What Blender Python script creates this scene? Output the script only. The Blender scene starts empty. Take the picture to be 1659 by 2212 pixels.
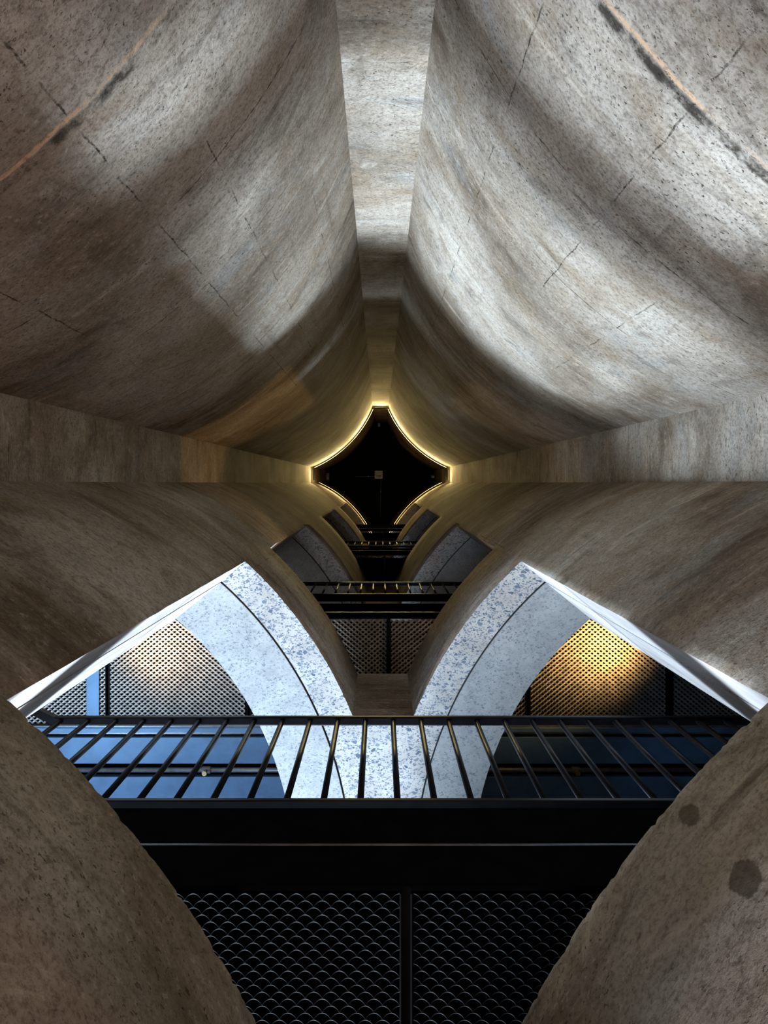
import bpy, bmesh, math, random
from mathutils import Vector, Matrix, noise
from math import sin, cos, pi, radians as RAD

# ------------------------------------------------------------------ camera, world, lights
S = bpy.context.scene
COL = S.collection
IW, IH, FPX = 1659.0, 2212.0, 1600.0
VPX, VPY = 820.0, 1044.0            # where plumb lines meet in the photograph

cam_d = bpy.data.cameras.new('camera')
cam_d.sensor_fit = 'VERTICAL'
cam_d.sensor_height = 36.0
cam_d.sensor_width = 27.0
cam_d.lens = FPX / IH * 36.0
cam_d.shift_x = (IW / 2 - VPX) / IH
cam_d.shift_y = -(IH / 2 - VPY) / IH
cam_d.clip_start = 0.02
cam = bpy.data.objects.new('camera', cam_d)
cam.rotation_euler = (pi, 0, 0)     # looks straight up the shaft
COL.objects.link(cam)
S.camera = cam

S.view_settings.view_transform = 'Standard'
S.view_settings.look = 'None'
S.view_settings.gamma = 1.0
S.view_settings.use_curve_mapping = False
S.view_settings.exposure = 0.08
S.cycles.max_bounces = 4
S.cycles.diffuse_bounces = 3
S.cycles.glossy_bounces = 2
S.cycles.transmission_bounces = 0
S.cycles.caustics_reflective = False
S.cycles.caustics_refractive = False

W = bpy.data.worlds.new('world')
S.world = W
W.use_nodes = True
W.node_tree.nodes['Background'].inputs[0].default_value = (0.55, 0.62, 0.75, 1)
W.node_tree.nodes['Background'].inputs[1].default_value = 0.01


def lamp(name, kind, loc, aim, power, col, **kw):
    d = bpy.data.lights.new(name, kind)
    d.energy = power
    d.color = col
    for k, v in kw.items():
        setattr(d, k, v)
    o = bpy.data.objects.new(name, d)
    o.location = loc
    if aim is not None:
        o.rotation_euler = (Vector(aim) - Vector(loc)).to_track_quat('-Z', 'Y').to_euler()
    COL.objects.link(o)
    return o


DAY = (0.65, 0.825, 1.0)
# daylight from the glazed hall beyond the left-hand silo tube
lamp('daylight_window', 'AREA', (-5.2, 13.5, 0.3), (-5.2, 0.0, 3.6), 3500, DAY, shape='RECTANGLE', size=9.2, size_y=1.3)
lamp('daylight_patch_boost', 'AREA', (-1.7, 13.5, 0.4), (-1.0, 0.0, 3.6), 3000, DAY, shape='RECTANGLE', size=2.2, size_y=1.3)  # added daylight boost for the patch on the back left wall
lamp('daylight_shadow_softener', 'AREA', (-5.2, 13.5, 1.7), (-5.2, 0.0, 2.8), 3400, DAY, shape='RECTANGLE', size=9.2, size_y=1.2)  # added higher daylight, softens the shadow band of the first bridge
lamp('daylight_side_window', 'AREA', (-13.0, 9.5, 1.2), (0.6, 0.0, 3.0), 4200, DAY, shape='RECTANGLE', size=4.5, size_y=2.0)
# warm lamp on the floor
lamp('warm_floor_lamp', 'AREA', (0.02, 1.15, -1.2), (0.02, 0.8, 2.0), 18, (1.0, 0.40, 0.12), shape='DISK', size=0.25)
lamp('warm_shaft_fill', 'AREA', (0.02, -0.4, -1.4), (0.02, 0.6, 4.0), 4.5, (1.0, 0.64, 0.36), shape='DISK', size=1.2)  # added warm fill for the shaft walls

lamp('left_tube_blue_fill', 'AREA', (-4.0, 3.3, 0.8), (-2.2, 2.45, 6.3), 48, (0.26, 0.56, 1.0), shape='RECTANGLE', size=1.2, size_y=1.2, spread=RAD(75))  # added blue fill for the steel panels in the left tube
lamp('ground_cool_fill', 'AREA', (-0.35, 0.45, -1.5), (1.3, -1.2, 2.6), 34, (0.62, 0.8, 1.0), shape='RECTANGLE', size=0.9, size_y=0.3, spread=RAD(80))  # added cool fill for the lower back right wall
for sx in (-1, 1):
    lamp('jamb_lamp', 'POINT', (0.02 + sx * 1.05, 1.75, 1.95), None, 3.0, (1.0, 0.5, 0.2), shadow_soft_size=0.05)

# ------------------------------------------------------------------ plan of the shaft
R1, R2, R3 = 2.75, 2.55, 2.17
SX, SY = 0.023, -0.207              # centre of the star shaped shaft
AH, WH = 1.724, 0.199               # half span to the webs, half width of a web
FLOOR, CEIL = -1.6, 23.4
TH0, TH1, TH2 = -47.7, -48.3, -49.9  # opening jamb on R1, R2, R3 (degrees, left tube)
OPEN = [(1.744, 4.83), (5.90, 8.79), (11.25, 14.1), (16.1, 19.2)]

# ------------------------------------------------------------------ node helpers


class NT:
    def __init__(self, name):
        self.m = bpy.data.materials.new(name)
        self.m.use_nodes = True
        self.t = self.m.node_tree
        self.b = self.t.nodes['Principled BSDF']

    def n(self, typ, **kw):
        nd = self.t.nodes.new(typ)
        for k, v in kw.items():
            setattr(nd, k, v)
        return nd

    def l(self, a, b):
        self.t.links.new(a, b)

    def val(self, sock, v):
        if hasattr(v, 'is_linked') or isinstance(v, bpy.types.NodeSocket):
            self.l(v, sock)
        else:
            sock.default_value = v

    def math(self, op, a, b=0.0, c=None, clamp=False):
        nd = self.n('ShaderNodeMath', operation=op, use_clamp=clamp)
        self.val(nd.inputs[0], a)
        self.val(nd.inputs[1], b)
        if c is not None:
            self.val(nd.inputs[2], c)
        return nd.outputs[0]

    def ramp(self, x, a, b, lo=0.0, hi=1.0):
        nd = self.n('ShaderNodeMapRange', interpolation_type='SMOOTHSTEP')
        self.val(nd.inputs[0], x)
        nd.inputs[1].default_value = a
        nd.inputs[2].default_value = b
        nd.inputs[3].default_value = lo
        nd.inputs[4].default_value = hi
        return nd.outputs[0]

    def mix(self, f, a, b, typ='MIX'):
        nd = self.n('ShaderNodeMix', data_type='RGBA', blend_type=typ)
        self.val(nd.inputs[0], f)
        for s, v in ((nd.inputs[6], a), (nd.inputs[7], b)):
            if isinstance(v, tuple):
                s.default_value = v if len(v) == 4 else v + (1,)
            else:
                self.l(v, s)
        return nd.outputs[2]

    def mapped(self, src, scale, loc=(0, 0, 0), rot=(0, 0, 0)):
        nd = self.n('ShaderNodeMapping')
        self.l(src, nd.inputs[0])
        nd.inputs['Location'].default_value = loc
        nd.inputs['Rotation'].default_value = rot
        nd.inputs['Scale'].default_value = scale
        return nd.outputs[0]

    def noise(self, v, sc, det=4.0, rough=0.55, dist=0.0):
        nd = self.n('ShaderNodeTexNoise')
        self.l(v, nd.inputs['Vector'])
        nd.inputs['Scale'].default_value = sc
        nd.inputs['Detail'].default_value = det
        nd.inputs['Roughness'].default_value = rough
        nd.inputs['Distortion'].default_value = dist
        return nd.outputs[0]

    def voro(self, v, sc, feat='F1', rnd=1.0):
        nd = self.n('ShaderNodeTexVoronoi', feature=feat)
        self.l(v, nd.inputs['Vector'])
        nd.inputs['Scale'].default_value = sc
        nd.inputs['Randomness'].default_value = rnd
        return nd

    def bump(self, h, strength, dist):
        nd = self.n('ShaderNodeBump')
        nd.inputs['Strength'].default_value = strength
        nd.inputs['Distance'].default_value = dist
        self.l(h, nd.inputs['Height'])
        self.l(nd.outputs[0], self.b.inputs['Normal'])


def line_mask(N, x, at, w):
    d = N.math('ABSOLUTE', N.math('SUBTRACT', x, at))
    return N.ramp(d, w * 0.4, w, 1.0, 0.0)


def concrete(name, seed, base, dark, light, seams_h=(), seams_v=(), rust_z=None, pit=1.0, stains=()):
    """board marked, pitted concrete on (arc length, height) coordinates in metres"""
    N = NT(name)
    uv = N.n('ShaderNodeUVMap').outputs[0]
    o = (seed * 7.3, seed * 3.1, seed)
    p = N.mapped(uv, (1, 1, 1), o)
    sep = N.n('ShaderNodeSeparateXYZ')
    N.l(uv, sep.inputs[0])
    U, V = sep.outputs[0], sep.outputs[1]
    big = N.noise(N.mapped(uv, (0.9, 0.7, 1), o), 1.0, 5, 0.6, 0.4)
    strk = N.noise(N.mapped(uv, (0.55, 4.5, 1), o), 1.6, 6, 0.65, 0.2)
    strv = N.noise(N.mapped(uv, (6.0, 0.45, 1), o), 1.3, 4, 0.6, 0.3)
    mid = N.noise(p, 7.0, 6, 0.7)
    fine = N.noise(p, 70.0, 3, 0.7)
    c = N.mix(N.ramp(big, 0.34, 0.66), dark, light)
    c = N.mix(N.ramp(strk, 0.38, 0.68, 0.0, 0.75), c, base)
    c = N.mix(N.ramp(mid, 0.56, 0.74, 0.0, 0.55), c, dark)
    c = N.mix(N.ramp(mid, 0.44, 0.28, 0.0, 0.5), c, light)
    c = N.mix(N.ramp(strk, 0.42, 0.26, 0.0, 0.8), c, tuple(x * 0.55 for x in dark))
    c = N.mix(N.ramp(strk, 0.60, 0.74, 0.0, 0.5), c, tuple(min(1, x * 1.5) for x in light))
    c = N.mix(N.ramp(strv, 0.58, 0.75, 0.0, 0.35), c, tuple(x * 0.7 for x in dark))
    tint = N.noise(N.mapped(uv, (1, 1.3, 1), (o[0] + 3, o[1], 0)), 1.7, 3, 0.65, 0.6)
    c = N.mix(N.ramp(tint, 0.50, 0.68, 0.0, 0.55), c, (base[0] * 0.80, base[1] * 0.70, base[2] * 0.58))
    c = N.mix(N.ramp(tint, 0.46, 0.30, 0.0, 0.45), c, (base[1] * 1.12, base[1] * 1.12, base[1] * 1.08))
    grain = N.noise(N.mapped(uv, (1, 1.25, 1), o, (0, 0, 0.35)), 26.0, 5, 0.78)
    c = N.mix(N.ramp(grain, 0.50, 0.68, 0.0, 0.62), c, tuple(x * 0.62 for x in dark))
    c = N.mix(N.ramp(grain, 0.46, 0.30, 0.0, 0.5), c, tuple(min(1, x * 1.1) for x in light))
    c = N.mix(N.ramp(fine, 0.46, 0.66, 0.0, 0.45), c, tuple(x * 0.7 for x in dark))
    # darker grime in irregular patches dragged along the boards
    gr = N.noise(N.mapped(uv, (1.0, 1.7, 1), o, (0, 0, 0.3)), 2.2, 6, 0.74, 0.8)
    c = N.mix(N.ramp(gr, 0.52, 0.70, 0.0, 0.5), c, tuple(x * 0.42 for x in dark))
    c = N.mix(N.ramp(gr, 0.42, 0.30, 0.0, 0.45), c, tuple(min(1, x * 1.2) for x in light))
    # pits: clustered small holes, dragged along the boards
    warp = N.n('ShaderNodeVectorMath', operation='ADD')
    N.l(p, warp.inputs[0])
    nz = N.n('ShaderNodeTexNoise')
    N.l(p, nz.inputs['Vector'])
    nz.inputs['Scale'].default_value = 40
    nz.inputs['Detail'].default_value = 4
    sc = N.n('ShaderNodeVectorMath', operation='SCALE')
    N.l(nz.outputs['Color'], sc.inputs[0])
    sc.inputs[3].default_value = 0.055
    N.l(sc.outputs[0], warp.inputs[1])
    pv = N.mapped(warp.outputs[0], (0.75, 1.25, 1), rot=(0, 0, 0.35))
    v1 = N.voro(pv, 62)
    v2 = N.voro(pv, 150)
    clus = N.noise(p, 2.2, 3, 0.6)
    s1 = N.n('ShaderNodeSeparateColor')
    N.l(v1.outputs['Color'], s1.inputs[0])
    pick = N.math('GREATER_THAN', s1.outputs[0], 0.70)
    m1 = N.math('MULTIPLY', N.ramp(v1.outputs['Distance'], 0.14, 0.34, 1, 0), pick)
    m1 = N.math('MULTIPLY', m1, N.ramp(clus, 0.44, 0.62, 0.0, 1.0))
    s2 = N.n('ShaderNodeSeparateColor')
    N.l(v2.outputs['Color'], s2.inputs[0])
    m2 = N.math('MULTIPLY', N.ramp(v2.outputs['Distance'], 0.12, 0.32, 1, 0), N.math('GREATER_THAN', s2.outputs[1], 0.55))
    m2 = N.math('MULTIPLY', m2, N.ramp(clus, 0.50, 0.36, 0.15, 0.7))
    pn = N.noise(N.mapped(uv, (0.8, 1.2, 1), o, (0, 0, 0.35)), 58, 3, 0.6)
    m3 = N.math('MULTIPLY', N.ramp(pn, 0.62, 0.68), N.ramp(N.noise(p, 1.6, 4, 0.65), 0.42, 0.62, 0.1, 1.0))
    pits = N.math('MULTIPLY', N.math('MAXIMUM', N.math('MAXIMUM', m1, m2), m3), pit)
    c = N.mix(N.math('MULTIPLY', pits, 0.85), c, tuple(x * 0.16 for x in dark))
    h = N.math('ADD', N.math('MULTIPLY', mid, 0.5), N.math('MULTIPLY', fine, 0.35))
    h = N.math('SUBTRACT', h, N.math('MULTIPLY', m3, 1.0))
    wob = N.math('MULTIPLY', N.math('SUBTRACT', N.noise(p, 5.0, 5, 0.72), 0.5), 0.045)
    gaps = N.ramp(N.noise(p, 3.0, 3, 0.6), 0.44, 0.56)
    gaps = N.math('MULTIPLY', gaps, N.ramp(grain, 0.40, 0.58, 0.35, 1.0))
    for z in seams_h:
        m = N.math('MULTIPLY', line_mask(N, N.math('ADD', V, wob), z, 0.0055), gaps)
        c = N.mix(N.math('MULTIPLY', m, 0.9), c, tuple(x * 0.15 for x in dark))
    for (u, z0, z1) in seams_v:
        m = N.math('MULTIPLY', line_mask(N, N.math('ADD', U, N.math('MULTIPLY', wob, 0.8)), u, 0.0042), gaps)
        m = N.math('MULTIPLY', m, N.math('MULTIPLY', N.math('GREATER_THAN', V, z0), N.math('LESS_THAN', V, z1)))
        c = N.mix(N.math('MULTIPLY', m, 0.95), c, tuple(x * 0.15 for x in dark))
    if rust_z is not None:
        m = N.math('MULTIPLY', line_mask(N, N.math('ADD', V, wob), rust_z, 0.013), N.math('MULTIPLY', N.ramp(N.noise(p, 2.0, 3, 0.6), 0.34, 0.52), N.ramp(grain, 0.62, 0.46, 0.35, 1.0)))
        c = N.mix(N.math('MULTIPLY', m, 0.8), c, (0.70, 0.43, 0.25))
        m = N.math('MULTIPLY', line_mask(N, N.math('ADD', V, wob), rust_z + 0.035, 0.03), N.ramp(mid, 0.42, 0.6))
        c = N.mix(N.math('MULTIPLY', m, 0.9), c, tuple(x * 0.15 for x in dark))
    for (su, sv, ru, rv) in stains:
        du = N.math('DIVIDE', N.math('SUBTRACT', U, su), ru)
        dv = N.math('DIVIDE', N.math('SUBTRACT', V, sv), rv)
        d = N.math('SQRT', N.math('ADD', N.math('MULTIPLY', du, du), N.math('MULTIPLY', dv, dv)))
        d = N.math('ADD', d, N.math('MULTIPLY', N.math('SUBTRACT', N.noise(p, 30, 5, 0.7), 0.5), 1.1))
        c = N.mix(N.ramp(d, 0.85, 1.05, 0.75, 0.0), c, tuple(x * 0.45 for x in dark))
    N.l(c, N.b.inputs['Base Color'])
    N.b.inputs['Roughness'].default_value = 0.86
    N.b.inputs['Specular IOR Level'].default_value = 0.25
    N.bump(h, 0.7, 0.012)
    return N.m


def terrazzo(name):
    N = NT(name)
    g = N.n('ShaderNodeNewGeometry').outputs['Position']
    nz = N.n('ShaderNodeTexNoise')
    N.l(g, nz.inputs['Vector'])
    nz.inputs['Scale'].default_value = 18
    sc = N.n('ShaderNodeVectorMath', operation='SCALE')
    N.l(nz.outputs['Color'], sc.inputs[0])
    sc.inputs[3].default_value = 0.03
    ad = N.n('ShaderNodeVectorMath', operation='ADD')
    N.l(g, ad.inputs[0])
    N.l(sc.outputs[0], ad.inputs[1])
    c = N.mix(N.ramp(N.noise(g, 6, 4, 0.6), 0.35, 0.65), (0.44, 0.41, 0.385), (0.55, 0.525, 0.50))
    c = N.mix(N.ramp(N.noise(g, 150, 3, 0.7), 0.58, 0.74, 0, 0.35), c, (0.30, 0.33, 0.37))
    for s, thr, e0, e1, rot in ((105, 0.74, 0.10, 0.15, 0.4), (55, 0.68, 0.10, 0.13, 0.4), (30, 0.84, 0.12, 0.14, 1.1)):
        v = N.mapped(ad.outputs[0], (1.0, 1.7, 1), rot=(0, 0, rot))
        ve = N.voro(v, s, 'DISTANCE_TO_EDGE')
        vc = N.voro(v, s)
        q = N.n('ShaderNodeSeparateColor')
        N.l(vc.outputs['Color'], q.inputs[0])
        m = N.math('MULTIPLY', N.math('GREATER_THAN', q.outputs[0], thr), N.ramp(ve.outputs['Distance'], e0, e1))
        chip = N.mix(q.outputs[1], (0.06, 0.095, 0.15), (0.22, 0.26, 0.31))
        c = N.mix(N.math('MULTIPLY', m, 0.92), c, chip)
    N.l(c, N.b.inputs['Base Color'])
    N.b.inputs['Roughness'].default_value = 0.5
    N.b.inputs['Specular IOR Level'].default_value = 0.3
    return N.m


def speckled(name):
    N = NT(name)
    g = N.n('ShaderNodeNewGeometry').outputs['Position']
    c = N.mix(N.ramp(N.noise(g, 9, 5, 0.65), 0.25, 0.75), (0.33, 0.335, 0.34), (0.46, 0.465, 0.46))
    clus = N.noise(g, 8, 3, 0.6)
    f = N.noise(N.mapped(g, (1, 1.4, 1), rot=(0, 0, 0.5)), 62, 6, 0.78)
    c = N.mix(N.math('MULTIPLY', N.ramp(f, 0.53, 0.60), N.ramp(clus, 0.32, 0.58, 0.45, 0.95)), c, (0.10, 0.135, 0.18))
    c = N.mix(N.ramp(N.noise(g, 40, 3, 0.7), 0.62, 0.72, 0, 0.6), c, (0.58, 0.585, 0.58))
    N.l(c, N.b.inputs['Base Color'])
    N.b.inputs['Roughness'].default_value = 0.7
    N.bump(f, 0.35, 0.006)
    return N.m


def cut_face(name):
    N = NT(name)
    g = N.n('ShaderNodeNewGeometry').outputs['Position']
    c = N.mix(N.ramp(N.noise(N.mapped(g, (3, 3, 0.8)), 4, 5, 0.6), 0.35, 0.65), (0.44, 0.40, 0.385), (0.56, 0.52, 0.50))
    c = N.mix(N.ramp(N.noise(g, 60, 3, 0.7), 0.58, 0.72, 0, 0.5), c, (0.38, 0.38, 0.40))
    N.l(c, N.b.inputs['Base Color'])
    N.b.inputs['Roughness'].default_value = 0.75
    return N.m


def paint(name, col, rough, spec=0.5, metal=0.0, var=0.25, scale=12):
    N = NT(name)
    g = N.n('ShaderNodeNewGeometry').outputs['Position']
    c = N.mix(N.ramp(N.noise(g, scale, 4, 0.6), 0.3, 0.7), tuple(x * (1 - var) for x in col), tuple(min(1, x * (1 + var)) for x in col))
    N.l(c, N.b.inputs['Base Color'])
    N.b.inputs['Roughness'].default_value = rough
    N.b.inputs['Specular IOR Level'].default_value = spec
    N.b.inputs['Metallic'].default_value = metal
    return N.m


def glow(name, col, strength):
    N = NT(name)
    N.b.inputs['Base Color'].default_value = col + (1,)
    N.b.inputs['Emission Color'].default_value = col + (1,)
    N.b.inputs['Emission Strength'].default_value = strength
    return N.m


# grey brown off-shutter concrete
CB, CD, CL = (0.35, 0.28, 0.21), (0.13, 0.089, 0.056), (0.57, 0.50, 0.42)
M_BL = concrete('concrete_back_left', 1.0, CB, CD, CL, (1.25, 2.75, 3.55, 4.4, 6.6, 8.0, 9.6, 11.4, 13.2, 15.0),
                ((2.1, 1.2, 7.4), (2.42, 2.6, 7.4), (1.55, 0, 3.4), (2.85, 4.0, 12), (2.6, 9, 16)), 1.97)
M_BR = concrete('concrete_back_right', 2.0, CB, CD, CL, (1.25, 2.75, 3.55, 4.4, 5.3, 6.9, 8.0, 9.6, 11.4, 13.2, 15.0),
                ((2.15, 0.0, 3.8), (1.75, 2.9, 4.8), (2.7, 2.2, 9), (2.5, 9, 16)), 1.95)
M_FL = concrete('concrete_front_left', 3.0, CB, CD, CL, (1.0, 6.8, 9.9), ((2.1, 5, 11),), None, 0.9)
M_FR = concrete('concrete_front_right', 4.0, CB, CD, CL, (0.9, 6.2, 9.9), ((2.0, 5, 11),), None, 0.9, ((2.357, 1.661, 0.026, 0.042), (2.361, 1.399, 0.036, 0.048)))
M_WEB = concrete('concrete_web', 5.0, CB, CD, CL, (2.2, 3.4, 5.0, 7.0, 9.0, 12.0))
M_TER = terrazzo('polished_cut_concrete')
M_SPK = speckled('speckled_lining')
M_CUT = cut_face('sawn_concrete')
M_JNT = paint('joint_filler', (0.02, 0.02, 0.022), 0.8)
M_BLK = paint('black_steel', (0.0035, 0.0035, 0.004), 0.6, 0.0)
M_RAIL = paint('black_railing_paint', (0.005, 0.005, 0.006), 0.35, 0.07)
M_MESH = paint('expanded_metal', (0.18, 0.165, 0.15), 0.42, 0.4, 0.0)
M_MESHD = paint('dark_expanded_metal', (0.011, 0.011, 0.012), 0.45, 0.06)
M_PANEL = paint('sky_tinted_steel', (0.075, 0.145, 0.25), 0.35, 0.3, 0.0, 0.15, 5)  # blue of the reflected sky is put into the base colour
M_PIPE = paint('pipe_paint', (0.10, 0.10, 0.105), 0.25, 0.6)
M_BRASS = paint('brass', (0.40, 0.26, 0.12), 0.45, 0.5, 0.9)
M_CEIL = paint('black_ceiling_paint', (0.006, 0.0055, 0.005), 0.9, 0.1)
M_WHITE = paint('white_enamel', (0.72, 0.70, 0.62), 0.5)
M_GREY = paint('grey_plastic', (0.30, 0.28, 0.24), 0.5)
M_FLOOR = paint('floor_screed', (0.20, 0.18, 0.16), 0.6, 0.4, 0, 0.3, 3)
M_LED = glow('warm_led', (1.0, 0.78, 0.34), 24.0)
M_LEDF = glow('warm_led_dim', (1.0, 0.72, 0.28), 8.0)

# ------------------------------------------------------------------ mesh helpers


def link(name, bm, mats, parent=None, smooth=False, **props):
    me = bpy.data.meshes.new(name)
    bm.normal_update()
    bm.to_mesh(me)
    bm.free()
    for m in (mats if isinstance(mats, (list, tuple)) else [mats]):
        me.materials.append(m)
    if smooth:
        for p in me.polygons:
            p.use_smooth = True
    o = bpy.data.objects.new(name, me)
    COL.objects.link(o)
    if parent is not None:
        o.parent = parent
    for k, v in props.items():
        o[k] = v
    return o


def thing(name, loc, label, cat, group=None):
    o = bpy.data.objects.new(name, None)
    o.empty_display_size = 0.1
    o.location = loc
    COL.objects.link(o)
    o['label'] = label
    o['category'] = cat
    if group:
        o['group'] = group
    return o


def box(bm, x0, x1, y0, y1, z0, z1, mi=0, bev=0.0):
    vs = [bm.verts.new((x, y, z)) for z in (z0, z1) for y in (y0, y1) for x in (x0, x1)]
    fs = []
    for q in ((0, 2, 3, 1), (4, 5, 7, 6), (0, 1, 5, 4), (2, 6, 7, 3), (0, 4, 6, 2), (1, 3, 7, 5)):
        f = bm.faces.new([vs[i] for i in q])
        f.material_index = mi
        fs.append(f)
    if bev > 0:
        es = list({e for f in fs for e in f.edges})
        bmesh.ops.bevel(bm, geom=es, offset=bev, segments=2, affect='EDGES', profile=0.5)


def tube(bm, pts, r, n=12, caps=True, mi=0):
    rings = []
    pts = [Vector(p) for p in pts]
    up0 = None
    for i, p in enumerate(pts):
        a = pts[max(0, i - 1)]
        b = pts[min(len(pts) - 1, i + 1)]
        d = (b - a).normalized()
        ref = Vector((0, 0, 1)) if abs(d.z) < 0.9 else Vector((0, 1, 0))
        s = d.cross(ref).normalized()
        t = s.cross(d)
        rings.append([bm.verts.new(p + (s * cos(2 * pi * k / n) + t * sin(2 * pi * k / n)) * r) for k in range(n)])
    for A, B in zip(rings, rings[1:]):
        for k in range(n):
            f = bm.faces.new((A[k], A[(k + 1) % n], B[(k + 1) % n], B[k]))
            f.material_index = mi
            f.smooth = True
    if caps:
        bm.faces.new(rings[0][::-1]).material_index = mi
        bm.faces.new(rings[-1]).material_index = mi


def lathe(bm, prof, c, n=20, mi=0):
    rings = [[bm.verts.new((c[0] + r * cos(2 * pi * k / n), c[1] + r * sin(2 * pi * k / n), c[2] + z)) for k in range(n)] for r, z in prof]
    for A, B in zip(rings, rings[1:]):
        for k in range(n):
            f = bm.faces.new((A[k], A[(k + 1) % n], B[(k + 1) % n], B[k]))
            f.material_index = mi
            f.smooth = True
    bm.faces.new(rings[0][::-1]).material_index = mi
    bm.faces.new(rings[-1]).material_index = mi


# ------------------------------------------------------------------ silo tube walls
# local frame of a tube: angle th measured at its centre; mx, my = -1/+1 mirror it into the four corners


def frange(a, b, step):
    n = max(1, int(round((b - a) / step)))
    return [a + (b - a) * i / n for i in range(n + 1)]


def tube_wall(name, mx, my, ra, rb, ths, zs, skip, jamb, mats, jamb_t=(TH0, TH0), rough=0.0, parent=None, seed=0, thend=None, **props):
    """ring sector between radii ra (shaft side) and rb; skip(th, z) is True inside an opening.
    mats: shaft face / cut faces (soffit, sill) / jamb / inner face"""
    cx, cy = SX + mx * R1, SY + my * R1
    bm = bmesh.new()
    uvl = bm.loops.layers.uv.new('UVMap')
    t0, t1 = ths[0], ths[-1]

    def warp(th, jt):
        if jamb is None:
            return th
        if th <= jamb:
            return t0 + (th - t0) * (jt - t0) / (jamb - t0)
        return jt + (th - jamb) * (t1 - jt) / (t1 - jamb)
    nt, nz = len(ths), len(zs)
    solid = [[not skip((ths[i] + ths[i + 1]) / 2, (zs[j] + zs[j + 1]) / 2) for j in range(nz - 1)] for i in range(nt - 1)]

    def sol(i, j):
        return 0 <= i < nt - 1 and 0 <= j < nz - 1 and solid[i][j]
    cache = {}

    def vert(i, j, k):
        key = (i, j, k)
        if key in cache:
            return cache[key]
        r = (ra, rb)[k]
        th = warp(ths[i], jamb_t[k])
        z = zs[j]
        if rough and k == 0:
            around = [sol(i - 1, j - 1), sol(i, j - 1), sol(i - 1, j), sol(i, j)]
            if any(around) and not all(around) and 0 < i < nt - 1 and 0 < j < nz - 1:
                q = noise.noise(Vector((ths[i] * 0.9 + seed, z * 4, seed))) * 1.3 + noise.noise(Vector((ths[i] * 3.1, z * 14, seed + 5)))
                q2 = noise.noise(Vector((ths[i] * 0.9, z * 9, seed + 9)))
                lintel = sol(i, j) and not sol(i, j - 1) or sol(i - 1, j) and not sol(i - 1, j - 1)
                z += rough * q * (0.08 if lintel else 1.0)
                th += rough * q2 * 10
                r -= abs(rough * q) * 0.6
        a = RAD(th)
        v = bm.verts.new((cx - mx * r * cos(a), cy + -my * r * sin(a) * -1, z))
        cache[key] = (v, th)
        return cache[key]

    def face(keys, mi, flat):
        items = [vert(*k) for k in keys]
        f = bm.faces.new([it[0] for it in items])
        f.material_index = mi
        f.smooth = not flat
        for lp, it, k in zip(f.loops, items, keys):
            lp[uvl].uv = (RAD(it[1] + 90) * ra, it[0].co.z)
        return f
    flip = (mx * my > 0)

    def add(keys, mi, flat=False):
        face(keys[::-1] if flip else keys, mi, flat)
    for i in range(nt - 1):
        for j in range(nz - 1):
            if not solid[i][j]:
                continue
            add([(i, j, 0), (i + 1, j, 0), (i + 1, j + 1, 0), (i, j + 1, 0)], 0)
            add([(i, j, 1), (i, j + 1, 1), (i + 1, j + 1, 1), (i + 1, j, 1)], 3)
            if not sol(i, j - 1):
                add([(i, j, 0), (i, j, 1), (i + 1, j, 1), (i + 1, j, 0)], 1, True)
            if not sol(i, j + 1):
                add([(i, j + 1, 0), (i + 1, j + 1, 0), (i + 1, j + 1, 1), (i, j + 1, 1)], 1, True)
            if not sol(i - 1, j):
                add([(i, j, 0), (i, j + 1, 0), (i, j + 1, 1), (i, j, 1)], 2, True)
            if not sol(i + 1, j):
                add([(i + 1, j, 0), (i + 1, j, 1), (i + 1, j + 1, 1), (i + 1, j + 1, 0)], 2, True)
    bmesh.ops.recalc_face_normals(bm, faces=bm.faces)
    return link(name, bm, mats, parent, **props)


def in_open(z):
    return any(a < z < b for a, b in OPEN)


no_skip = lambda th, z: False
TB = frange(-90, 0, 1.0)
ZB = frange(FLOOR, CEIL, 1.0)
# the two uncut tubes at the back (top of the picture)
tube_wall('wall_back_left', -1, -1, R1, R2, TB, ZB, no_skip, None, [M_BL, M_CUT, M_CUT, M_BL], kind='structure', category='wall',
          label='curved pitted concrete silo wall, back left, brown with one pale patch of daylight')
tube_wall('wall_back_right', 1, -1, R1, R2, TB, ZB, no_skip, None, [M_BR, M_CUT, M_CUT, M_BR], kind='structure', category='wall',
          label='curved concrete silo wall, back right, broadly washed by cool daylight')


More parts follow.
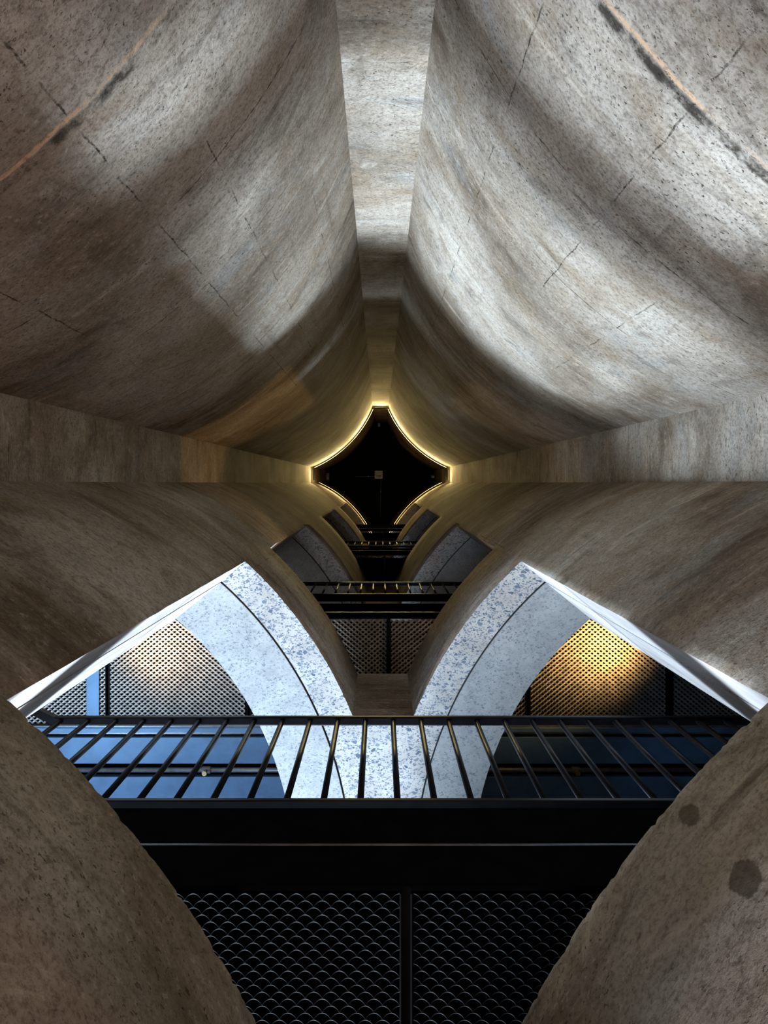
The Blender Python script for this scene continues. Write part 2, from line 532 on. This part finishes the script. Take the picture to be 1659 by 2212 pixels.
def front_tube(name, mx, seed, mat, label, th_end, full_from, daylight_gap=False):
    ths = frange(-90, TH0, 0.9) + frange(TH0, 0, 0.22)[1:] + frange(0, full_from, 1.0)[1:]
    if th_end > full_from:
        ths += frange(full_from, th_end, 3)[1:]
    zs = [FLOOR]
    for a, b in OPEN:
        zs += frange(zs[-1], a, 0.5)[1:]
        zs += frange(a, b, 0.12)[1:]
    zs = sorted(zs + [3.35])
    zs += frange(zs[-1], CEIL, 0.5)[1:]
    skip = lambda th, z: (TH0 < th < full_from and in_open(z)) or (daylight_gap and th > full_from and z < (OPEN[0][1] if th < 105 else 3.35))  # unseen far-side opening, its height shaped to steer the daylight
    w = tube_wall(name, mx, 1, R1, R2, ths, zs, skip, TH0, [mat, M_TER, M_CUT, mat], (TH0, TH1), 0.006, None, seed,
                  kind='structure', category='wall', label=label)
    tf = frange(-90, TH1 - 0.2, 2.0) + frange(TH1 - 0.2, full_from, 1.0)[1:]
    zf = [FLOOR] + [z for ab in OPEN for z in (ab[0] - 0.02, ab[1] + 0.012)] + [CEIL]
    tube_wall('joint_filler', mx, 1, R2 - 0.001, R2 - 0.012, tf, zf,
              lambda th, z: th > TH1 - 0.2 and any(a - 0.02 < z < b + 0.012 for a, b in OPEN), None, [M_JNT] * 4, parent=w)
    thl = [t for t in ths if t >= -75]
    tube_wall('concrete_lining', mx, 1, R2 - 0.013, R3, thl, zs, skip, TH0, [M_SPK, M_SPK, M_CUT, mat], (TH1, TH2), 0.0, w, seed + 3)
    return w


front_tube('wall_front_left', -1, 11, M_FL, 'brown concrete silo wall at front left, cut open with arched gaps beside the bridges', 270, 8, True)
front_tube('wall_front_right', 1, 23, M_FR, 'brown concrete silo wall at front right with dark round stains below its cut sill', 270, 8)


# ------------------------------------------------------------------ webs between the tubes
def web(name, quarter, bands, mats, **props):
    """cusp shaped concrete fin between two tubes; quarter 0..3 turns it round the shaft"""
    bm = bmesh.new()
    uvl = bm.loops.layers.uv.new('UVMap')
    # outline for the +Y side, local to the star centre
    prof = [(-WH, AH), (WH, AH)]
    th = [RAD(a) for a in frange(-21.4, -1.5, 2)]
    right = [(R1 - R1 * cos(a), R1 + R1 * sin(a)) for a in th]
    right = [(max(x, 0.002), y) for x, y in right if y > AH]
    prof = [(-WH, AH), (-WH / 3, AH), (WH / 3, AH), (WH, AH)] + right + [(-x, y) for x, y in reversed(right)]

    def turn(x, y):
        for _ in range(quarter):
            x, y = -y, x
        return SX + x, SY + y
    pts = [turn(x, y) for x, y in prof]
    for (z0, z1) in bands:
        zz = frange(z0, z1, 0.5)
        rows = [[bm.verts.new((px, py, z)) for px, py in pts] for z in zz]
        n = len(pts)
        for A, B, za, zb in zip(rows, rows[1:], zz, zz[1:]):
            for i in range(n):
                k = (i + 1) % n
                f = bm.faces.new((A[i], A[k], B[k], B[i]))
                for lp, (ii, z) in zip(f.loops, ((i, za), (k, za), (k, zb), (i, zb))):
                    lp[uvl].uv = (prof[ii][0] + quarter * 3, z)
        f = bm.faces.new(rows[0][::-1])
        f.material_index = 1
        f = bm.faces.new(rows[-1])
        f.material_index = 1
    bmesh.ops.recalc_face_normals(bm, faces=bm.faces)
    return link(name, bm, mats, None, kind='structure', category='wall', **props)


full = [(FLOOR, CEIL)]
web('wall_back', 2, full, [M_WEB, M_TER], label='narrow flat concrete strip between the two back silo walls')
web('wall_left', 1, full, [M_WEB, M_TER], label='narrow flat brown concrete strip on the left between two silo walls')
web('wall_right', 3, full, [M_WEB, M_TER], label='narrow flat concrete strip on the right between two silo walls')
zz = [FLOOR] + [z for ab in OPEN for z in ab] + [CEIL]
web('wall_front', 0, list(zip(zz[0::2], zz[1::2])), [M_WEB, M_TER],
    label='narrow concrete strip between the front silo walls, cut away at each bridge')

# floor and ceiling
bm = bmesh.new()
box(bm, -12, 7, -5, 11, FLOOR - 0.2, FLOOR)
link('floor', bm, M_FLOOR, kind='structure', category='floor', label='grey screed floor at the foot of the shaft')
bm = bmesh.new()
box(bm, -5.5, 5.5, -5.5, 5.5, CEIL, CEIL + 0.2)
link('ceiling', bm, M_CEIL, kind='structure', category='ceiling', label='black star shaped ceiling at the top of the shaft')

# ------------------------------------------------------------------ expanded metal
PW, PD = 1.13, 0.86
LW, SW = 0.049, 0.020


def mesh_sheet(w, d, hw, arched):
    bm = bmesh.new()
    rows = int(d / SW)
    seg = 10
    cols = int(w / LW)
    for k in range(rows):
        ph = 0 if k % 2 == 0 else 0.5
        prev = None
        for i in range(cols * seg + 1):
            x = i * LW / seg
            t = (i / seg + ph) % 1.0
            arch = abs(cos(pi * t)) ** 0.75
            tri = max(-1, min(1, (4 * abs(t - 0.5) - 1) * 1.25))
            y = (k + 0.5) * SW - (0.0092 * (2 * arch - 1) if arched else 0.0088 * tri)
            cur = [bm.verts.new((x, y - hw, 0.0)), bm.verts.new((x, y, 0.003)), bm.verts.new((x, y + hw, 0.0105))]
            if prev:
                for a in (0, 1):
                    f = bm.faces.new((prev[a], prev[a + 1], cur[a + 1], cur[a]))
                    f.smooth = True
            prev = cur
    me = bpy.data.meshes.new('mesh_panel')
    bm.to_mesh(me)
    bm.free()
    return me


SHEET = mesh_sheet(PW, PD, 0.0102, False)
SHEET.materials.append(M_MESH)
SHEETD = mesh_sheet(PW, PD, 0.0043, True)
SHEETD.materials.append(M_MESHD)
SEAMS = [-2.27, -1.09, 0.075, 1.24, 2.43]      # joints between soffit panels


def bridge(label, yf, zm, beams, depth=0.90, x0=-3.4, x1=3.4, sheet=None, n_from=-1):
    """steel footbridge: beams = list of (z0, z1, set_back) of the front edge members"""
    root = thing('footbridge', (0.0, yf + depth / 2, zm), label, 'bridge', 'steel footbridges crossing the shaft')

    def part(name, fn, mat, parent=root):
        b = bmesh.new()
        fn(b)
        bmesh.ops.translate(b, verts=b.verts, vec=-root.location)
        return link(name, b, mat, parent)
    for z0, z1, sb in beams:
        part('edge_beam', lambda b: box(b, x0, x1, yf + sb, yf + sb + 0.016, z0, z1, 0, 0.003), M_BLK)
    zt = max(b_[1] for b_ in beams)
    part('edge_glint_trim', lambda b: box(b, x0, x1, yf - 0.004, yf + 0.012, beams[0][1] - 0.003, beams[0][1] + 0.003), M_PIPE)  # slim lighter strip added as the highlight along the beam edge
    part('deck_plate', lambda b: box(b, x0, x1, yf + 0.05, yf + depth, zm + 0.05, zm + 0.09), M_BLK)
    part('rear_beam', lambda b: box(b, x0, x1, yf + depth - 0.002, yf + depth + 0.07, zm - 0.012, zm + 0.3, 0, 0.004), M_PIPE)
    for s in SEAMS:
        part('cross_beam', lambda b: (box(b, s - 0.018, s - 0.013, yf + 0.017, yf + depth - 0.005, zm - 0.006, zm + 0.045, 0, 0.001), box(b, s + 0.013, s + 0.018, yf + 0.017, yf + depth - 0.005, zm - 0.006, zm + 0.045, 0, 0.001), box(b, s - 0.018, s + 0.018, yf + 0.017, yf + depth - 0.005, zm + 0.042, zm + 0.046)), M_RAIL)
    for i in range(len(SEAMS) + 1):
        xa = SEAMS[0] - 1.165 if i == 0 else SEAMS[i - 1]
        o = bpy.data.objects.new('mesh_panel', sheet)
        COL.objects.link(o)
        o.parent = root
        o.location = (xa + 0.02 - root.location.x, yf + 0.022 - root.location.y, 0.0)
    return root, part


def railing(label, y, zb, zt, x0, x1, pitch, xoff, bars=True, r=0.0125, bend=None):
    root = thing('bridge_railing', (0, y, zb), label, 'railing', 'black bridge railings')

    def part(name, fn, mat=M_RAIL):
        b = bmesh.new()
        fn(b)
        bmesh.ops.translate(b, verts=b.verts, vec=-root.location)
        return link(name, b, mat, root)

    def rail(b):
        xs = [(x0, 0.0), (x1, 0.0)]
        box(b, x0, x1, y - 0.012, y + 0.030, zt - 0.035, zt, 0, 0.006)
        if bend:
            a = bmesh.new()
            a.free()
            # mitred return at the end, angled back towards the cut wall
            v = []
            for (px, py) in ((x0 + 0.004, y), (x0 - 0.10, y - bend), (x0 - 0.42, y - bend)):
                v.append([b.verts.new((px, py - 0.012, zt - 0.035)), b.verts.new((px, py + 0.030, zt - 0.035)),
                          b.verts.new((px, py + 0.030, zt)), b.verts.new((px, py - 0.012, zt))])
            for A, B in zip(v, v[1:]):
                for k in range(4):
                    b.faces.new((A[k], A[(k + 1) % 4], B[(k + 1) % 4], B[k]))
            b.faces.new(v[0][::-1])
            b.faces.new(v[-1])
    part('handrail', rail)
    part('bottom_rail', lambda b: box(b, x0 - 0.3, x1, y - 0.010, y + 0.030, zb - 0.025, zb, 0, 0.004))
    if bars:
        k0 = math.ceil((x0 - 0.3 - xoff) / pitch)
        k1 = math.floor((x1 - xoff) / pitch)
        for k in range(k0, k1 + 1):
            x = xoff + k * pitch
            yy = y + 0.008 - (bend if bend and x < x0 - 0.08 else 0)
            part('baluster', lambda b: tube(b, [(x, yy, zb - 0.002), (x, yy, zt - 0.034)], r, 14))
    return root


# Y of each bridge front, heights from the photograph
def zat(y, px):
    return y * FPX / (px - VPY)


# first bridge over the camera
Y1 = 1.15
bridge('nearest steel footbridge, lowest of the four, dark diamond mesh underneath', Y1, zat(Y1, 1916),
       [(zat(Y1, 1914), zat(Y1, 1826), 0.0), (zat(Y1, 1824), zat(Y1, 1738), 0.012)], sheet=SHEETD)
railing('large black railing nearest the viewer, across the whole bright opening', Y1, zat(Y1, 1729), zat(Y1, 1550), -1.585, 2.3, 0.1348, 0.065, True, 0.0125, 0.05)
# second bridge
Y2 = 1.12
b2, part2 = bridge('second footbridge up, its mesh underside glowing amber in the side openings', Y2, zat(Y2, 1334),
                   [(zat(Y2, 1333), zat(Y2, 1323), 0.0), (zat(Y2, 1323), zat(Y2, 1297), 0.03), (zat(Y2, 1296), zat(Y2, 1285), 0.0)], sheet=SHEET)
Z2 = zat(Y2, 1334)
railing('thin black railing of the second bridge, small bars seen between the dark walls', Y2, zat(Y2, 1284), zat(Y2, 1259), -1.3, 1.3, 0.129, 0.06, True, 0.010)
# third and fourth
Y3 = 1.10
bridge('third black footbridge up, thin band below the topmost one', Y3, zat(Y3, 1199),
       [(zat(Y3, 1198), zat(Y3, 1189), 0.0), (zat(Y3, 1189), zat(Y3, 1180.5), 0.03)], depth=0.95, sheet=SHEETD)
railing('topmost railing with tiny faint bars, on the third bridge', Y3, zat(Y3, 1179), zat(Y3, 1170), -0.9, 0.9, 0.129, 0.06, True, 0.009)
Y4 = 1.05
b4, part4 = bridge('topmost black footbridge, farthest up just under the ceiling', Y4, zat(Y4, 1147),
                   [(zat(Y4, 1146), zat(Y4, 1142), 0.0), (zat(Y4, 1141), zat(Y4, 1132), 0.01)], depth=0.85, sheet=SHEETD)

# steel panels and sprinkler pipe beyond the second bridge
ya = lambda px: (px - VPY) * Z2 / FPX
yend = Y2 + 0.97
part2('soffit_panel', lambda b: box(b, -3.4, 3.4, ya(1592), ya(1649), Z2 - 0.01, Z2 + 0.05, 0, 0.004), M_PANEL)
part2('soffit_panel', lambda b: box(b, -3.4, 3.4, ya(1677), ya(1760), Z2 - 0.01, Z2 + 0.05, 0, 0.004), M_PANEL)
part2('soffit_backing', lambda b: box(b, -3.4, 3.4, yend + 0.01, ya(1760), Z2 + 0.06, Z2 + 0.10), M_BLK)
part2('edge_glint_trim', lambda b: box(b, -3.4, 3.4, ya(1570), ya(1582), Z2 - 0.02, Z2 + 0.05, 0, 0.008), M_PANEL)  # edge frame, its bluish reflection carried by the tinted steel
part2('panel_post', lambda b: box(b, -2.44, -2.335, Y2 + 0.02, Y2 + 0.90, Z2 - 0.016, Z2 - 0.004, 0, 0.003), M_PANEL)

yp = ya(1663)
pipe = thing('sprinkler_pipe', (0, yp, Z2), 'thin sprinkler pipe running between the steel soffit panels, two brass heads', 'pipe')


def ppart(name, fn, mat, parent=pipe):
    b = bmesh.new()
    fn(b)
    bmesh.ops.translate(b, verts=b.verts, vec=-pipe.location)
    return link(name, b, mat, parent)


ppart('pipe_run', lambda b: tube(b, [(-3.3, yp, Z2), (3.3, yp, Z2)], 0.020, 14), M_PIPE)
for xh in ((446 - VPX) * Z2 / FPX, (1243 - VPX) * Z2 / FPX):
    c = ppart('pipe_coupling', lambda b: tube(b, [(xh - 0.035, yp, Z2), (xh - 0.034, yp, Z2), (xh + 0.034, yp, Z2), (xh + 0.035, yp, Z2)], 0.030, 16), M_PIPE)
    ppart('sprinkler_head', lambda b: (lathe(b, [(0.014, -0.028), (0.016, -0.045), (0.010, -0.05), (0.008, -0.075), (0.020, -0.078), (0.020, -0.083)], (xh, yp, Z2), 14)), M_BRASS)

# ------------------------------------------------------------------ fixtures near the ceiling
ZL = 18.4
lamp('shaft_wash_fill', 'AREA', (SX, SY, 19.0), (SX, SY, 0), 2, (1.0, 0.76, 0.32), shape='DISK', size=0.5)  # added fill that lengthens the warm wash below the strips


def led_strip(label, pts, mat, zl, wash=13):
    """pts: plan points along the wall with unit normals away from the wall"""
    root = thing('light_strip', (pts[0][0], pts[0][1], zl), label, 'light', 'warm light strips round the shaft')
    for nm, m in (('housing', M_BLK), ('diffuser', mat)):
        b = bmesh.new()
        prev = None
        for (x, y, nx, ny) in pts:
            if nm == 'housing':
                sec = [(0.060, 0.030), (0.060, -0.034), (0.050, -0.040), (0.050, -0.046), (0.072, -0.046), (0.072, 0.030)]
            else:
                sec = [(0.0598, 0.025), (0.050, 0.018), (0.046, -0.010), (0.0598, -0.032)]
            cur = [b.verts.new((x + nx * a - root.location.x, y + ny * a - root.location.y, h)) for a, h in sec]
            if prev:
                for k in range(len(sec)):
                    b.faces.new((prev[k], prev[(k + 1) % len(sec)], cur[(k + 1) % len(sec)], cur[k]))
            else:
                b.faces.new(cur)
            prev = cur
        b.faces.new(prev[::-1])
        bmesh.ops.recalc_face_normals(b, faces=b.faces)
        link(nm, b, m, root)
    # the wash optics of the strip: narrow downward beams along the wall
    n = max(1, (len(pts) - 1) // 12)
    for k in range(n):
        q = pts[(2 * k + 1) * (len(pts) - 1) // (2 * n)] if len(pts) > 2 else tuple((u + v) / 2 for u, v in zip(*pts))
        L = 0.9 if len(pts) > 2 else 0.3
        o = lamp('strip_beam', 'AREA', (q[0] + q[2] * 0.09, q[1] + q[3] * 0.09, zl - 0.06), None, wash * L, (1.0, 0.76, 0.30),
                 shape='RECTANGLE', size=L, size_y=0.03, spread=RAD(100))
        zax = Vector((q[2] * 0.28, q[3] * 0.28, 1.0)).normalized()
        xax = Vector((-q[3], q[2], 0)).normalized()
        yax = zax.cross(xax)
        o.matrix_world = Matrix(((xax.x, yax.x, zax.x, o.location.x), (xax.y, yax.y, zax.y, o.location.y), (xax.z, yax.z, zax.z, o.location.z), (0, 0, 0, 1)))
    return root


def arc_pts(mx, my, a0, a1, n=24):
    cx, cy = SX + mx * R1, SY + my * R1
    out = []
    for i in range(n + 1):
        a = RAD(a0 + (a1 - a0) * i / n)
        nx, ny = -mx * cos(a), my * sin(a)
        out.append((cx + nx * R1, cy + ny * R1, nx, ny))
    return out


led_strip('curved warm light strip high on the back left silo wall', arc_pts(-1, -1, -66.5, -23.5), M_LED, ZL)
led_strip('curved warm light strip high on the back right silo wall', arc_pts(1, -1, -66.5, -23.5), M_LED, ZL)
led_strip('curved dim light strip high on the front left silo wall', arc_pts(-1, 1, -66.5, -23.5), M_LEDF, 19.7, 5)
led_strip('curved dim light strip high on the front right silo wall', arc_pts(1, 1, -66.5, -23.5), M_LEDF, 19.7, 5)
w2 = WH - 0.075
led_strip('short warm light strip on the flat strip at the back of the shaft', [(SX - w2, SY - AH, 0, 1), (SX + w2, SY - AH, 0, 1)], M_LED, ZL)
led_strip('short warm light strip on the flat strip at the left of the shaft', [(SX - AH, SY - w2, 1, 0), (SX - AH, SY + w2, 1, 0)], M_LEDF, ZL, 8)
led_strip('short warm light strip on the flat strip at the right of the shaft', [(SX + AH, SY - w2, -1, 0), (SX + AH, SY + w2, -1, 0)], M_LEDF, ZL, 8)

cp = lambda px, py: ((px - VPX) * CEIL / FPX, (py - VPY) * CEIL / FPX)
x, y = cp(818, 1025.5)
hatch = thing('ceiling_junction_box', (x, y, CEIL), 'square white box at the centre of the black ceiling', 'junction box')
b = bmesh.new()
box(b, -0.125, 0.125, -0.125, 0.125, -0.10, 0.0, 0, 0.008)
link('box_body', b, M_WHITE, hatch)
b = bmesh.new()
tube(b, [(-0.09, 0.04, -0.115), (0.05, 0.04, -0.115)], 0.012, 8)
link('cable_gland', b, M_GREY, hatch)
b = bmesh.new()
lathe(b, [(0.03, -0.13), (0.035, -0.10)], (0.055, 0.04, 0), 14)
link('knockout', b, M_GREY, hatch)
for pts, lab in (([(823, 1034), (821.5, 1118)], 'thin ceiling conduit running from the white box towards the bridges'),
                 ([(810, 1029), (768, 1030)], 'thin short ceiling conduit running sideways from the white box')):
    b = bmesh.new()
    q = [cp(*p) for p in pts]
    tube(b, [(px, py, CEIL - 0.02) for px, py in q], 0.007, 8)
    m = ((q[0][0] * 2 + q[1][0]) / 3, (q[0][1] * 2 + q[1][1]) / 3)
    tb = bmesh.new()
    root = thing('ceiling_conduit', (q[0][0], q[0][1], CEIL), lab, 'conduit')
    tb.free()
    bmesh.ops.translate(b, verts=b.verts, vec=-root.location)
    link('conduit_run', b, M_GREY, root)
    b = bmesh.new()
    box(b, m[0] - 0.02, m[0] + 0.02, m[1] - 0.02, m[1] + 0.02, CEIL - 0.04, CEIL - 0.002, 0, 0.004)
    bmesh.ops.translate(b, verts=b.verts, vec=-root.location)
    link('saddle_clip', b, M_GREY, root)
for (px, py, w, h, lab) in ((818.5, 918, 0.08, 0.12, 'tiny grey ceiling fitting nearest the back wall'),
                            (708, 1030, 0.10, 0.24, 'tiny tall grey ceiling fitting at the left point of the star'),
                            (935, 1029.5, 0.11, 0.08, 'tiny grey ceiling fitting at the right point of the star')):
    x, y = cp(px, py)
    r = thing('ceiling_fitting', (x, y, CEIL), lab, 'ceiling fitting', 'small fittings on the black ceiling')
    b = bmesh.new()
    box(b, -w / 2, w / 2, -h / 2, h / 2, -0.06, 0, 0, 0.01)
    link('fitting_base', b, M_GREY, r)
    b = bmesh.new()
    lathe(b, [(0.02, -0.10), (0.035, -0.085), (0.035, -0.06)], (0, h / 5, 0), 12)
    link('fitting_lens', b, M_WHITE, r)

# ------------------------------------------------------------------ warm lamps inside the cut tubes
WARM = (1.0, 0.66, 0.30)
lamp('tube_lamp_left', 'SPOT', (-1.92, 1.42, Z2 - 0.40), (-1.72, 1.26, Z2), 60, (1.0, 0.70, 0.40), shadow_soft_size=0.03, spot_size=RAD(158), spot_blend=1.0)
lamp('tube_lamp_right', 'SPOT', (1.95, 1.42, Z2 - 0.40), (1.75, 1.26, Z2), 120, (1.0, 0.60, 0.20), shadow_soft_size=0.03, spot_size=RAD(158), spot_blend=1.0)
for k, (a, bb) in enumerate(OPEN[1:]):
    for s in (-1, 1):
        lamp('tube_lamp_upper', 'POINT', (SX + s * 1.9, 1.7, a + 1.6), None, (0.8, 0.7, 3)[k], (1.0, 0.55, 0.2), shadow_soft_size=0.08)
